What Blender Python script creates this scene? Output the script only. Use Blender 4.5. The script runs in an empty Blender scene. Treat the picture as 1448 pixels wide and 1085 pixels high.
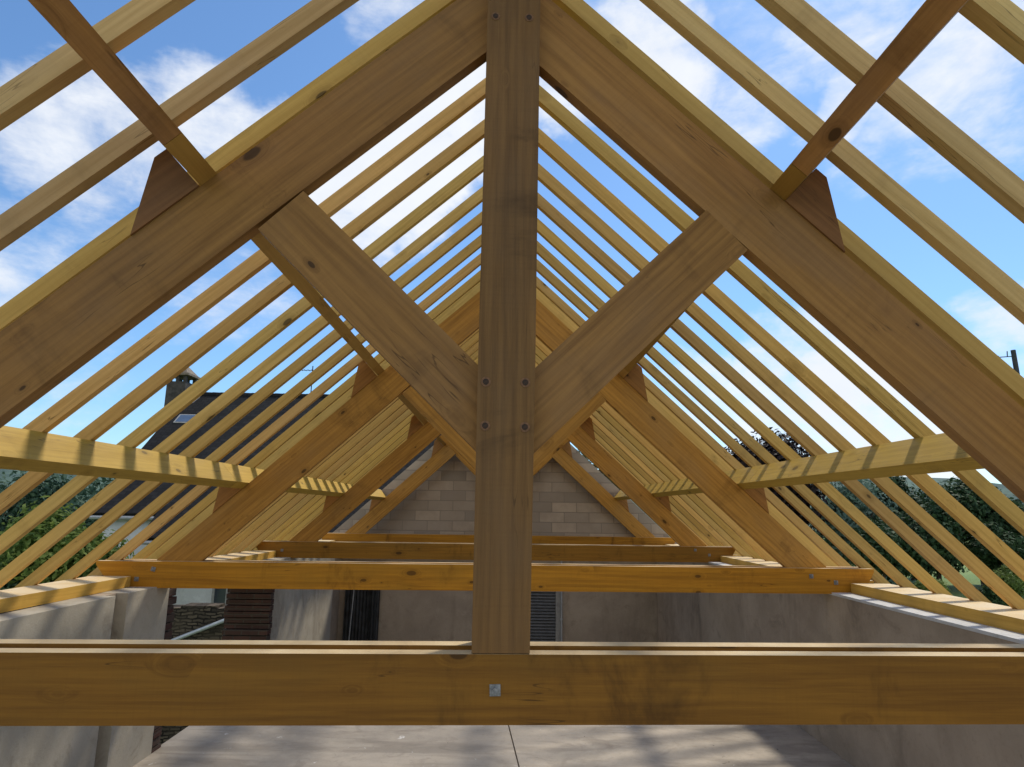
import bpy, bmesh, math, random
import numpy as np
from mathutils import Vector, Matrix
random.seed(11); rng = np.random.default_rng(11)
scene = bpy.context.scene
COL = scene.collection
PI = math.pi

# ------------------------------------------------------------------ node helpers
class NT:
    def __init__(s, tree): s.t = tree; s.n = tree.nodes; s.l = tree.links
    def add(s, kind, **kw):
        n = s.n.new(kind)
        for k, v in kw.items(): setattr(n, k, v)
        return n
    def put(s, sock, v):
        if isinstance(v, bpy.types.NodeSocket): s.l.new(v, sock)
        else: sock.default_value = v
    def math(s, op, a, b=0.0, c=None, clamp=False):
        n = s.add('ShaderNodeMath', operation=op, use_clamp=clamp)
        s.put(n.inputs[0], a); s.put(n.inputs[1], b)
        if c is not None: s.put(n.inputs[2], c)
        return n.outputs[0]
    def vmath(s, op, a, b=(0, 0, 0)):
        n = s.add('ShaderNodeVectorMath', operation=op)
        s.put(n.inputs[0], a); s.put(n.inputs[1], b)
        return n.outputs['Value'] if op in ('DOT_PRODUCT', 'LENGTH') else n.outputs['Vector']
    def noise(s, v, scale, detail=4, rough=0.55, dist=0.0):
        n = s.add('ShaderNodeTexNoise'); s.put(n.inputs['Vector'], v)
        n.inputs['Scale'].default_value = scale; n.inputs['Detail'].default_value = detail
        n.inputs['Roughness'].default_value = rough; n.inputs['Distortion'].default_value = dist
        return n.outputs['Fac']
    def ramp(s, v, lo, hi, a=0.0, b=1.0, smooth=True):
        n = s.add('ShaderNodeMapRange'); n.interpolation_type = 'SMOOTHSTEP' if smooth else 'LINEAR'
        s.put(n.inputs['Value'], v)
        n.inputs['From Min'].default_value = lo; n.inputs['From Max'].default_value = hi
        n.inputs['To Min'].default_value = a; n.inputs['To Max'].default_value = b
        return n.outputs['Result']
    def mix(s, f, a, b, mode='MIX'):
        n = s.add('ShaderNodeMix', data_type='RGBA', blend_type=mode); n.clamp_factor = True
        s.put(n.inputs[0], f); s.put(n.inputs[6], a); s.put(n.inputs[7], b)
        return n.outputs[2]
    def bump(s, h, strength, dist):
        n = s.add('ShaderNodeBump'); n.inputs['Strength'].default_value = strength
        n.inputs['Distance'].default_value = dist; s.put(n.inputs['Height'], h)
        return n.outputs['Normal']

def new_mat(name):
    m = bpy.data.materials.new(name); m.use_nodes = True
    nt = NT(m.node_tree); b = m.node_tree.nodes['Principled BSDF']
    return m, nt, b
def c4(c): return (c[0], c[1], c[2], 1.0)

def wood(name, dark, light, grey=(.20, .16, .12), grey_amt=.25, knots=1.0, stain=.35, rough=.62, sunlit_top=None):
    """sawn softwood: grain along the object's local X, knots, weather stains; every object gets its own cut of the log"""
    m, nt, b = new_mat(name)
    tc = nt.add('ShaderNodeTexCoord').outputs['Object']
    inf = nt.add('ShaderNodeObjectInfo')
    off = nt.add('ShaderNodeCombineXYZ')
    r = inf.outputs['Random']
    nt.put(off.inputs[0], nt.math('MULTIPLY', r, 61.0)); nt.put(off.inputs[1], nt.math('MULTIPLY', r, 17.0)); nt.put(off.inputs[2], nt.math('MULTIPLY', r, 29.0))
    p = nt.vmath('ADD', tc, off.outputs[0])
    # knots first, so that the grain bends round them
    kp = nt.vmath('MULTIPLY', p, (3.0, 6.2, 6.2))
    vor = nt.add('ShaderNodeTexVoronoi', feature='F1', distance='EUCLIDEAN'); nt.put(vor.inputs['Vector'], kp); vor.inputs['Scale'].default_value = 1.0
    d = vor.outputs['Distance']
    sc = nt.add('ShaderNodeSeparateColor'); nt.put(sc.inputs[0], vor.outputs['Color'])
    size = nt.math('MULTIPLY_ADD', nt.math('POWER', sc.outputs[0], 2.0), .12, .035)
    rel = nt.math('DIVIDE', d, size)
    core = nt.ramp(rel, .75, 1.05, 1.0, 0.0)
    halo = nt.ramp(rel, .9, 2.6, 1.0, 0.0)
    bend = nt.math('MULTIPLY', halo, .05)
    gp = nt.vmath('MULTIPLY', p, (.9, 17.0, 17.0))
    bo = nt.add('ShaderNodeCombineXYZ'); nt.put(bo.inputs[1], nt.math('MULTIPLY', bend, 60.0)); nt.put(bo.inputs[2], nt.math('MULTIPLY', bend, 60.0))
    gp = nt.vmath('ADD', gp, bo.outputs[0])
    g1 = nt.noise(gp, 1.0, 7, .62, .9)
    fine = nt.noise(nt.vmath('MULTIPLY', p, (5.0, 190.0, 190.0)), 1.0, 3, .6)
    # growth rings cut lengthwise
    wp = nt.vmath('MULTIPLY', nt.vmath('ADD', p, (0, .13, .21)), (.35, 6.0, 6.0))
    wv = nt.add('ShaderNodeTexWave', wave_type='RINGS', rings_direction='X'); nt.put(wv.inputs['Vector'], wp)
    wv.inputs['Scale'].default_value = 1.5; wv.inputs['Distortion'].default_value = 14.0; wv.inputs['Detail'].default_value = 4; wv.inputs['Detail Scale'].default_value = .55; wv.inputs['Detail Roughness'].default_value = .65
    ring = wv.outputs['Fac']
    f = nt.math('ADD', nt.math('MULTIPLY', g1, .72), nt.math('MULTIPLY', ring, .09))
    f = nt.math('ADD', f, nt.math('MULTIPLY', fine, .30))
    f = nt.ramp(f, .31, .86)
    col = nt.mix(f, c4(light), c4(dark))
    # whole-timber variation
    col = nt.mix(nt.math('MULTIPLY', nt.ramp(r, .0, 1.0, smooth=False), .30), col, c4([x*.72 for x in light]))
    # grey weathering and dirty water stains
    w1 = nt.noise(nt.vmath('MULTIPLY', p, (1.3, 3.0, 3.0)), 1.0, 5, .6)
    col = nt.mix(nt.math('MULTIPLY', nt.ramp(w1, .42, .72), grey_amt), col, c4(grey))
    w2 = nt.noise(nt.vmath('MULTIPLY', nt.vmath('ADD', p, (7, 3, 1)), (3.2, 1.3, 1.3)), 1.0, 6, .65, .4)
    col = nt.mix(nt.math('MULTIPLY', nt.ramp(w2, .56, .74), stain), col, c4([x*.35 for x in dark]))
    chk = nt.noise(nt.vmath('MULTIPLY', nt.vmath('ADD', p, (3, 8, 5)), (1.6, 26.0, 26.0)), 1.0, 2, .5, .15)
    chm = nt.noise(nt.vmath('MULTIPLY', nt.vmath('ADD', p, (1, 4, 9)), (1.8, 5.0, 5.0)), 1.0, 3, .5)
    crack = nt.math('MULTIPLY', nt.ramp(nt.math('ABSOLUTE', nt.math('SUBTRACT', chk, .5)), .003, .012, 1.0, 0.0), nt.ramp(chm, .56, .66))
    col = nt.mix(nt.math('MULTIPLY', crack, .65), col, c4([x*.3 for x in dark]))
    saw = nt.noise(nt.vmath('MULTIPLY', p, (95.0, 3.0, 3.0)), 1.0, 2, .5)
    col = nt.mix(nt.math('MULTIPLY', nt.ramp(saw, .45, .75), .10), col, c4(dark))
    col = nt.mix(nt.math('MULTIPLY', halo, .35*knots), col, c4([x*.62 for x in dark]))
    col = nt.mix(nt.math('MULTIPLY', core, .8*knots), col, c4([x*.22 for x in dark]))
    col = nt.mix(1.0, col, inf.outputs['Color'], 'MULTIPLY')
    if sunlit_top:   # sunlit look of upward faces mixed into the colour as a pale dusty tone
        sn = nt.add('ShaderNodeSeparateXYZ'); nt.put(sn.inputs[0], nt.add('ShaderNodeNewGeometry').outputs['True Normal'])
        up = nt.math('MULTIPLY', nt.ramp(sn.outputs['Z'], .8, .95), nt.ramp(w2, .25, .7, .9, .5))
        col = nt.mix(up, col, c4(sunlit_top))
    nt.put(b.inputs['Base Color'], col)
    nt.put(b.inputs['Roughness'], nt.math('MULTIPLY_ADD', g1, .2, rough-.1))
    b.inputs['Specular IOR Level'].default_value = .25
    h = nt.math('ADD', nt.math('MULTIPLY', g1, .4), nt.math('MULTIPLY', fine, .6))
    h = nt.math('ADD', h, nt.math('MULTIPLY', crack, -1.2))
    nt.put(b.inputs['Normal'], nt.bump(h, .16, .003))
    return m

def plaster(name, a, bcol, stain, scale=1.0, rough=.9, bump=.4, drip=.5, splash=False):
    m, nt, b = new_mat(name)
    p = nt.add('ShaderNodeTexCoord').outputs['Object']
    n1 = nt.noise(p, 1.1*scale, 7, .62, .3); n2 = nt.noise(p, 6.0*scale, 6, .65); n3 = nt.noise(p, 60*scale, 3, .6)
    col = nt.mix(nt.ramp(n1, .32, .68), c4(a), c4(bcol))
    dr = nt.noise(nt.vmath('MULTIPLY', p, (1.7, 1.7, .5)), scale, 7, .68, .5)
    col = nt.mix(nt.math('MULTIPLY', nt.ramp(dr, .50, .72), drip), col, c4(stain))
    col = nt.mix(nt.math('MULTIPLY', nt.ramp(n2, .5, .72), .6), col, c4([x*1.3 for x in bcol]))
    n4 = nt.noise(nt.vmath('ADD', p, (5, 1, 3)), 2.6*scale, 8, .72, .8)
    col = nt.mix(nt.math('MULTIPLY', nt.ramp(n4, .52, .70), .55), col, c4(stain))
    n5 = nt.noise(nt.vmath('ADD', p, (2, 7, 1)), 17*scale, 5, .7)
    col = nt.mix(nt.math('MULTIPLY', nt.ramp(n5, .55, .72), .35), col, c4([x*.75 for x in bcol]))
    col = nt.mix(nt.math('MULTIPLY', nt.ramp(n3, .55, .8), .25), col, c4([x*.6 for x in stain]))
    if splash:
        stq = nt.noise(nt.vmath('MULTIPLY', p, (.55, 2.6, 1.0)), 1.3, 6, .65, .5)
        col = nt.mix(nt.math('MULTIPLY', nt.ramp(stq, .46, .64), .5), col, c4([x*.8 for x in stain]))
    if splash:   # dried splashes of mortar
        sp = nt.noise(nt.vmath('ADD', p, (4, 2, 7)), 5.5, 4, .7, .6); sm = nt.noise(nt.vmath('ADD', p, (1, 9, 2)), .8, 3, .5)
        col = nt.mix(nt.math('MULTIPLY', nt.ramp(sp, .66, .70), nt.ramp(sm, .45, .6)), col, c4((.72, .69, .64)))
        dk = nt.noise(nt.vmath('ADD', p, (14, 12, 7)), 9.0, 3, .7, .6)
        col = nt.mix(nt.math('MULTIPLY', nt.ramp(dk, .70, .75), .8), col, c4((.09, .075, .06)))
    nt.put(b.inputs['Base Color'], col); b.inputs['Roughness'].default_value = rough
    b.inputs['Specular IOR Level'].default_value = .15
    nt.put(b.inputs['Normal'], nt.bump(nt.math('ADD', n2, nt.math('MULTIPLY', n3, .4)), bump, .01))
    return m

def plain(name, col, rough=.6, metal=0.0, var=.25, scale=8.0, bump=.1):
    m, nt, b = new_mat(name)
    p = nt.add('ShaderNodeTexCoord').outputs['Object']
    n1 = nt.noise(p, scale, 5, .6)
    nt.put(b.inputs['Base Color'], nt.mix(nt.ramp(n1, .3, .7), c4([x*(1-var) for x in col]), c4([min(1, x*(1+var)) for x in col])))
    b.inputs['Roughness'].default_value = rough; b.inputs['Metallic'].default_value = metal
    nt.put(b.inputs['Normal'], nt.bump(n1, bump, .01))
    return m

def masonry(name, c1, c2, mortar, bw, bh, ms, scale=1.0, vary=.5, bump=.6, axes=('X', 'Z'), squash=1.0, offset=.5, distort=0.0):
    m, nt, b = new_mat(name)
    p = nt.add('ShaderNodeTexCoord').outputs['Object']
    sx = nt.add('ShaderNodeSeparateXYZ'); nt.put(sx.inputs[0], p)
    cb = nt.add('ShaderNodeCombineXYZ'); nt.put(cb.inputs[0], sx.outputs[axes[0]]); nt.put(cb.inputs[1], sx.outputs[axes[1]])
    v = cb.outputs[0]
    if distort:
        nn = nt.add('ShaderNodeTexNoise'); nt.put(nn.inputs['Vector'], p); nn.inputs['Scale'].default_value = 5.0; nn.inputs['Detail'].default_value = 3
        v = nt.vmath('ADD', v, nt.vmath('MULTIPLY', nt.vmath('SUBTRACT', nn.outputs['Color'], (.5, .5, .5)), (distort, distort, 0)))
    br = nt.add('ShaderNodeTexBrick'); nt.put(br.inputs['Vector'], v)
    br.inputs['Color1'].default_value = c4(c1); br.inputs['Color2'].default_value = c4(c2); br.inputs['Mortar'].default_value = c4(mortar)
    br.inputs['Scale'].default_value = 1.0; br.inputs['Brick Width'].default_value = bw; br.inputs['Row Height'].default_value = bh
    br.inputs['Mortar Size'].default_value = ms; br.inputs['Mortar Smooth'].default_value = .3; br.inputs['Bias'].default_value = 0.0
    br.offset = offset
    n1 = nt.noise(p, 3.0, 6, .65); n2 = nt.noise(p, 40, 4, .6)
    col = nt.mix(nt.math('MULTIPLY', nt.ramp(n1, .35, .7), vary), br.outputs['Color'], c4([x*.55 for x in c1]))
    col = nt.mix(nt.math('MULTIPLY', n2, .3), col, c4([x*1.3 for x in c2]))
    nt.put(b.inputs['Base Color'], col); b.inputs['Roughness'].default_value = .92; b.inputs['Specular IOR Level'].default_value = .15
    h = nt.math('ADD', nt.math('MULTIPLY', br.outputs['Fac'], -1.0), nt.math('MULTIPLY', n2, .35))
    nt.put(b.inputs['Normal'], nt.bump(h, bump, .012))
    return m

def leafmat(name, a, bcol, tip, scale=1.2, trans=.25):
    m, nt, b = new_mat(name)
    p = nt.add('ShaderNodeTexCoord').outputs['Object']
    n1 = nt.noise(p, scale, 4, .6); n2 = nt.noise(p, scale*9, 2, .5)
    col = nt.mix(nt.ramp(n1, .35, .65), c4(a), c4(bcol))
    col = nt.mix(nt.math('MULTIPLY', nt.ramp(n2, .48, .7), .7), col, c4(tip))
    nt.put(b.inputs['Base Color'], col); b.inputs['Roughness'].default_value = .65
    b.inputs['Specular IOR Level'].default_value = .15
    out = nt.n['Material Output']
    tr = nt.add('ShaderNodeBsdfTranslucent'); nt.put(tr.inputs[0], col)
    mx = nt.add('ShaderNodeMixShader'); mx.inputs[0].default_value = trans
    nt.l.new(b.outputs[0], mx.inputs[1]); nt.l.new(tr.outputs[0], mx.inputs[2]); nt.l.new(mx.outputs[0], out.inputs['Surface'])
    return m

# ------------------------------------------------------------------ object helpers
def link(o): COL.objects.link(o); return o
def mesh_obj(name, bm, mat, parent=None, bevel=0.0, smooth=False):
    if bevel:
        bmesh.ops.bevel(bm, geom=[e for e in bm.edges if e.is_manifold and e.calc_face_angle(0) > .3], offset=bevel, segments=1, affect='EDGES', profile=.5)
    bmesh.ops.recalc_face_normals(bm, faces=bm.faces)
    me = bpy.data.meshes.new(name); bm.to_mesh(me); bm.free()
    if mat: me.materials.append(mat)
    for p in me.polygons: p.use_smooth = smooth
    o = bpy.data.objects.new(name, me); link(o)
    if parent: o.parent = parent
    return o
def tag(o, label, cat=None, group=None):
    o['label'] = label
    if cat: o['category'] = cat
    if group: o['group'] = group
    return o
def thing(name, label, cat, loc=(0, 0, 0), rotz=0.0, group=None):
    o = bpy.data.objects.new(name, None); o.empty_display_size = .2; link(o)
    o.location = loc; o.rotation_euler = (0, 0, rotz)
    return tag(o, label, cat, group)
def struct(o): o['kind'] = 'structure'; return o

def box_bm(bm, x0, x1, y0, y1, z0, z1):
    v = [bm.verts.new(c) for c in ((x0, y0, z0), (x1, y0, z0), (x1, y1, z0), (x0, y1, z0), (x0, y0, z1), (x1, y0, z1), (x1, y1, z1), (x0, y1, z1))]
    for f in ((0, 3, 2, 1), (4, 5, 6, 7), (0, 1, 5, 4), (1, 2, 6, 5), (2, 3, 7, 6), (3, 0, 4, 7)): bm.faces.new([v[i] for i in f])
def prism_bm(bm, poly, y0, y1, axis='Y'):
    def P(a, b, c):
        return (a, c, b) if axis == 'Y' else ((c, a, b) if axis == 'X' else (a, b, c))
    lo = [bm.verts.new(P(a, b, y0)) for a, b in poly]; hi = [bm.verts.new(P(a, b, y1)) for a, b in poly]
    n = len(poly); bm.faces.new(lo); bm.faces.new(hi[::-1])
    for i in range(n): bm.faces.new((lo[i], hi[i], hi[(i+1) % n], lo[(i+1) % n]))
def cyl_bm(bm, p0, p1, r0, r1=None, n=10, caps=True):
    p0, p1 = Vector(p0), Vector(p1); r1 = r0 if r1 is None else r1
    d = (p1-p0).normalized(); a = d.orthogonal().normalized(); b = d.cross(a)
    A = [bm.verts.new(p0+(a*math.cos(t)+b*math.sin(t))*r0) for t in [2*PI*i/n for i in range(n)]]
    B = [bm.verts.new(p1+(a*math.cos(t)+b*math.sin(t))*r1) for t in [2*PI*i/n for i in range(n)]]
    for i in range(n): bm.faces.new((A[i], A[(i+1) % n], B[(i+1) % n], B[i]))
    if caps: bm.faces.new(A[::-1]); bm.faces.new(B)
def tube_bm(bm, pts, r, n=8):
    for a, b in zip(pts[:-1], pts[1:]): cyl_bm(bm, a, b, r, r, n)
def box(name, x0, x1, y0, y1, z0, z1, mat, parent=None, bevel=0.0):
    """box whose origin is its own centre"""
    bm = bmesh.new(); cx, cy, cz = (x0+x1)/2, (y0+y1)/2, (z0+z1)/2
    box_bm(bm, x0-cx, x1-cx, y0-cy, y1-cy, z0-cz, z1-cz)
    o = mesh_obj(name, bm, mat, parent, bevel); o.location = (cx, cy, cz); return o
def timber(name, poly, y0, y1, ang, mat, parent=None, bevel=.004, tint=(1, 1, 1)):
    """timber from an outline in the X-Z plane, thick from y0 to y1; its local X (the grain) runs at angle ang"""
    cx = sum(p[0] for p in poly)/len(poly); cz = sum(p[1] for p in poly)/len(poly); cy = (y0+y1)/2
    ca, sa = math.cos(ang), math.sin(ang)
    loc = [((x-cx)*ca+(z-cz)*sa, -(x-cx)*sa+(z-cz)*ca) for x, z in poly]
    bm = bmesh.new(); prism_bm(bm, loc, y0-cy, y1-cy)
    o = mesh_obj(name, bm, mat, parent, bevel)
    o.location = (cx, cy, cz); o.rotation_euler = (0, -ang, 0)
    o.color = (tint[0], tint[1], tint[2], 1)
    return o

# ------------------------------------------------------------------ materials
W_TRUSS = wood('truss_timber', (.150, .066, .017), (.355, .178, .049), grey=(.20, .118, .064), grey_amt=.40, knots=1.0, stain=.40)
W_POST = wood('post_timber', (.084, .039, .012), (.225, .114, .034), grey=(.145, .084, .040), grey_amt=.55, knots=1.0, stain=.55)
W_TIE = wood('tie_timber', (.120, .046, .0048), (.275, .122, .0125), grey=(.135, .075, .014), grey_amt=.35, knots=.9, stain=.7, sunlit_top=(.70, .55, .32))
W_RAFT = wood('rafter_timber', (.43, .25, .055), (.69, .445, .130), grey=(.53, .36, .13), grey_amt=.35, knots=1.1, stain=.22)
W_PURL = wood('purlin_timber', (.38, .225, .036), (.585, .375, .064), grey=(.43, .285, .065), grey_amt=.25, knots=.8, stain=.2)
W_PLATE = wood('plate_timber', (.46, .245, .038), (.70, .41, .080), grey=(.50, .31, .085), grey_amt=.25, knots=.8, stain=.2, sunlit_top=(.74, .60, .38))
W_CLEAT = wood('cleat_timber', (.125, .052, .017), (.28, .125, .042), grey=(.16, .086, .05), grey_amt=.5, knots=1.0, stain=.5)
M_STEEL = plain('galvanised_steel', (.26, .262, .265), .6, .5, .35, 60)
M_PEG = plain('peg_end_grain', (.035, .017, .009), .8, 0, .4, 90)
M_PEGRING = plain('peg_collar', (.165, .080, .038), .8, 0, .3, 90)
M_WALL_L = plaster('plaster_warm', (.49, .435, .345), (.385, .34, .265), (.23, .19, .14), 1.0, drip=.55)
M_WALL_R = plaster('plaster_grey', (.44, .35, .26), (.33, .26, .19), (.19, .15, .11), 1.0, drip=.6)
M_WALL_B = plaster('plaster_back', (.43, .35, .27), (.34, .275, .215), (.20, .16, .125), 1.0, drip=.5)
M_CAP = plaster('mortar_cap', (.62, .61, .59), (.52, .51, .49), (.4, .39, .37), 2.0, drip=.1)
M_SLAB = plaster('concrete_slab', (.50, .43, .345), (.34, .298, .246), (.24, .205, .168), 1.1, rough=.75, bump=.25, drip=.25, splash=True)
M_BRICK = masonry('red_brick', (.105, .050, .038), (.060, .034, .028), (.085, .065, .052), .22, .065, .012, axes=('X', 'Z'))
M_BLOCK = masonry('concrete_block', (.50, .395, .295), (.27, .225, .18), (.25, .205, .16), .5, .2, .009, vary=.5, bump=.5)
M_STONE = masonry('rubble_stone', (.17, .13, .09), (.045, .036, .028), (.014, .011, .009), .21, .06, .013, vary=.75, bump=1.4, distort=.13)
M_WHITEWALL = plaster('white_render', (.74, .74, .74), (.66, .66, .66), (.5, .5, .5), .5, drip=.2)
M_SLATE = masonry('roof_slate', (.026, .025, .026), (.011, .011, .012), (.005, .005, .006), .24, .16, .012, axes=('X', 'Y'), vary=.5, bump=.8)
M_DARK = plain('dark_shutter', (.028, .030, .034), .7, 0, .3, 4)
M_GLASS = plain('window_glass', (.05, .06, .08), .08, 0, .1, 2, 0)
M_LOUVRE = plain('grey_louvre', (.105, .108, .115), .6, 0, .15, 12)
M_FRAME = plain('grey_frame', (.33, .32, .31), .6, 0, .15, 12)
M_SHEET = plain('black_sheet', (.030, .032, .034), .55, 0, .5, 5, .3)
M_PIPE = plain('grey_pipe', (.42, .43, .44), .45, .2, .1, 12)
M_POLE = plain('pole_timber', (.05, .048, .055), .9, 0, .3, 5)
M_CABLE = plain('black_cable', (.015, .016, .02), .5, 0, .1, 5)
M_BARK = plain('bark', (.10, .075, .05), .95, 0, .4, 9, .6)
M_STONECAP = plain('chimney_stone', (.055, .047, .042), .9, 0, .4, 6, .4)
M_CAPSTONE = plain('chimney_cap_tile', (.20, .155, .115), .85, 0, .3, 6, .3)
M_VERGE = plain('lead_flashing', (.48, .49, .50), .5, .1, .15, 6)
M_SKYL = plain('skylight_glass', (.10, .14, .21), .25, .1, .1, 3, 0)
L_BUSH = leafmat('bush_leaf', (.065, .115, .022), (.15, .20, .040), (.28, .33, .085), 1.0, .45)
L_BLUE = leafmat('blue_leaf', (.035, .075, .045), (.065, .11, .07), (.11, .16, .11), .6)
L_GREEN = leafmat('green_leaf', (.020, .045, .020), (.042, .078, .030), (.085, .13, .05), .5, .18)
L_PALE = leafmat('pale_leaf', (.10, .165, .125), (.15, .225, .17), (.22, .29, .22), .6)
L_PURP = leafmat('purple_leaf', (.010, .006, .007), (.020, .011, .011), (.038, .024, .022), .5, .06)
L_LIME = leafmat('lime_leaf', (.085, .13, .028), (.14, .19, .045), (.25, .29, .09), 1.2, .35)

# ------------------------------------------------------------------ roof geometry (metres; Z = 0 on top of the tie beams, Y runs down the house)
T = .926; TH = math.atan(T); CT, ST = math.cos(TH), math.sin(TH)
AL, AR = 2.690, 2.660                 # half spans of the principals' undersides
PD, RD = .270, .495                   # principal depth, height of the rafters' undersides over the principal's underside
SK = math.atan(.0409)                 # the trusses stand a little askew to the ridge
STA = (0.0, 3.696, 7.336, 10.669)     # the four trusses
def slope(side, s, p):
    """point s metres down the slope from the apex and p metres square above the principal's underside, in a truss's X-Z plane"""
    a = AL if side < 0 else AR
    return (side*(s*CT + p*ST), a*T - s*ST + p*CT)
def ang(side): return -side*TH       # direction of the slope in X-Z
def plumb(side, p):                   # s at which the line at height p meets X = 0
    return -p*ST/CT

def rect_slope(side, s0, s1, p0, p1): return [slope(side, s0, p0), slope(side, s1, p0), slope(side, s1, p1), slope(side, s0, p1)]

PUR_S = {-1: ((1.331, 1.411), (2.930, 3.010)), 1: ((1.238, 1.318), (2.787, 2.867))}   # (upper, lower) purlins, start and end down the slope

def peg(parent, x, z, y=0.0):
    bm = bmesh.new(); cyl_bm(bm, (0, -.0022, 0), (0, .012, 0), .0185, n=18)
    o = mesh_obj('peg', bm, M_PEGRING, parent); o.location = (x, y, z)
    bm = bmesh.new(); cyl_bm(bm, (0, -.0034, 0), (0, .008, 0), .0115, n=14)
    k = mesh_obj('peg_core', bm, M_PEG, o)
    return o
def bolt(parent, x, z, y=0.0, s=.037, rot=0.0):
    bm = bmesh.new(); box_bm(bm, -s/2, s/2, -.006, .002, -s/2, s/2)
    o = mesh_obj('bolt', bm, M_STEEL, parent, .001); o.location = (x, y, z); o.rotation_euler = (0, rot, 0)
    bm = bmesh.new(); cyl_bm(bm, (0, -.020, 0), (0, -.004, 0), s*.30, n=6)
    mesh_obj('nut', bm, M_STEEL, o, .001)
    return o

def make_truss(k, label, tints, bolts, ext=(3.56, 3.46)):
    t = thing('roof_truss', label, 'roof truss', (0, STA[k], 0), SK, 'timber roof trusses')
    tt, tp, tk = tints
    # double tie beam
    for y0, y1, dz in ((0.0, .070, 0.0), (.137, .213, .002)):
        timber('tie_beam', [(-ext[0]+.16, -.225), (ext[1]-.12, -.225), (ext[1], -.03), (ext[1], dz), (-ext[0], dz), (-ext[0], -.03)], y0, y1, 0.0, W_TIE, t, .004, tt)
    # king post
    timber('king_post', [(-.099, .003), (.102, .003), (.113, 1.026), (.122, 2.60), (.121, 2.86), (-.100, 2.86), (-.099, 2.59), (-.102, 1.02)], .001, .205, PI/2, W_POST, t, .005, tk)
    for side in (-1, 1):
        a = AL if side < 0 else AR
        # principal rafter: from the post down into the slot between the tie boards
        xin = -.06 if side < 0 else .08
        zi0 = (a-abs(xin))*T
        xb0 = a+.17/T; xb1 = xb0+PD/ST*.80
        poly = [(side*abs(xin), zi0), (side*abs(xin), zi0+PD/CT)]
        zt = lambda x: (a+PD/ST-x)*T
        poly += [(side*(a+PD/ST+.10), zt(a+PD/ST+.10)), (side*(a+PD/ST+.02), -.205), (side*(a+.205/T), -.205)]
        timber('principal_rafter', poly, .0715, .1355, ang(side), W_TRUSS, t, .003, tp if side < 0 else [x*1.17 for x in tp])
        # strut
        if side < 0: u0, v0, dx, dz = (-.816, 1.726), (-.100, 1.031), .7177, -.6964
        else: u0, v0, dx, dz = (.821, 1.712), (.105, 1.014), -.7162, -.6979
        n = (-.6964*(1 if side < 0 else -1), -.7177)     # square to the strut, downwards
        if side < 0: n = (-.6964, -.7177)
        else: n = (.6979, -.7162)
        D = .235
        low0 = (u0[0]+n[0]*D, u0[1]+n[1]*D)
        # where the lower edge meets the post
        tpar = (v0[0]-low0[0])/dx
        low1 = (v0[0], low0[1]+dz*tpar)
        e = (.004*side, .0)
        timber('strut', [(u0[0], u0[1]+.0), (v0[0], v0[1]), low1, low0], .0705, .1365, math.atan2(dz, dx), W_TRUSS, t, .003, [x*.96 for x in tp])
        for (s0, s1) in PUR_S[side]:
            timber('cleat', [slope(side, s1+.004, PD+.001), slope(side, s1+.325, PD+.001), slope(side, s1+.062, PD+.208), slope(side, s1+.004, PD+.208)], .062, .142, ang(side), W_CLEAT, t, .003, tp)
    for x, z in ((-.071, .954), (.076, .955), (-.070, .790), (.076, .788), (-.065, 2.512), (.075, 2.514)): peg(t, x, z, .001)
    for x, z in bolts: bolt(t, x, z, 0.0, rot=random.uniform(-.25, .25))
    return t

make_truss(0, 'nearest roof truss, brown and stained, with its king post up the middle', ((1, 1, 1), (1, 1, 1), (1, 1, 1)), [(-.016, -.114)])
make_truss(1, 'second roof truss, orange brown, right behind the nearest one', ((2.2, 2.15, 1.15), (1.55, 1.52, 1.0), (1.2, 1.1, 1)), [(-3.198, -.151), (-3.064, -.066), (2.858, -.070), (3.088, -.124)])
make_truss(2, 'third roof truss, its tie beam dull brown, behind the second truss', ((1.35, 1.4, 1.3), (1.5, 1.5, 1.0), (1.2, 1.1, 1)), [(2.845, -.048), (3.054, -.117), (-3.15, -.12)])
make_truss(3, 'last roof truss, close in front of the grey block gable', ((1.9, 1.9, 1.2), (1.5, 1.5, 1.0), (1.2, 1.1, 1)), [])

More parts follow.
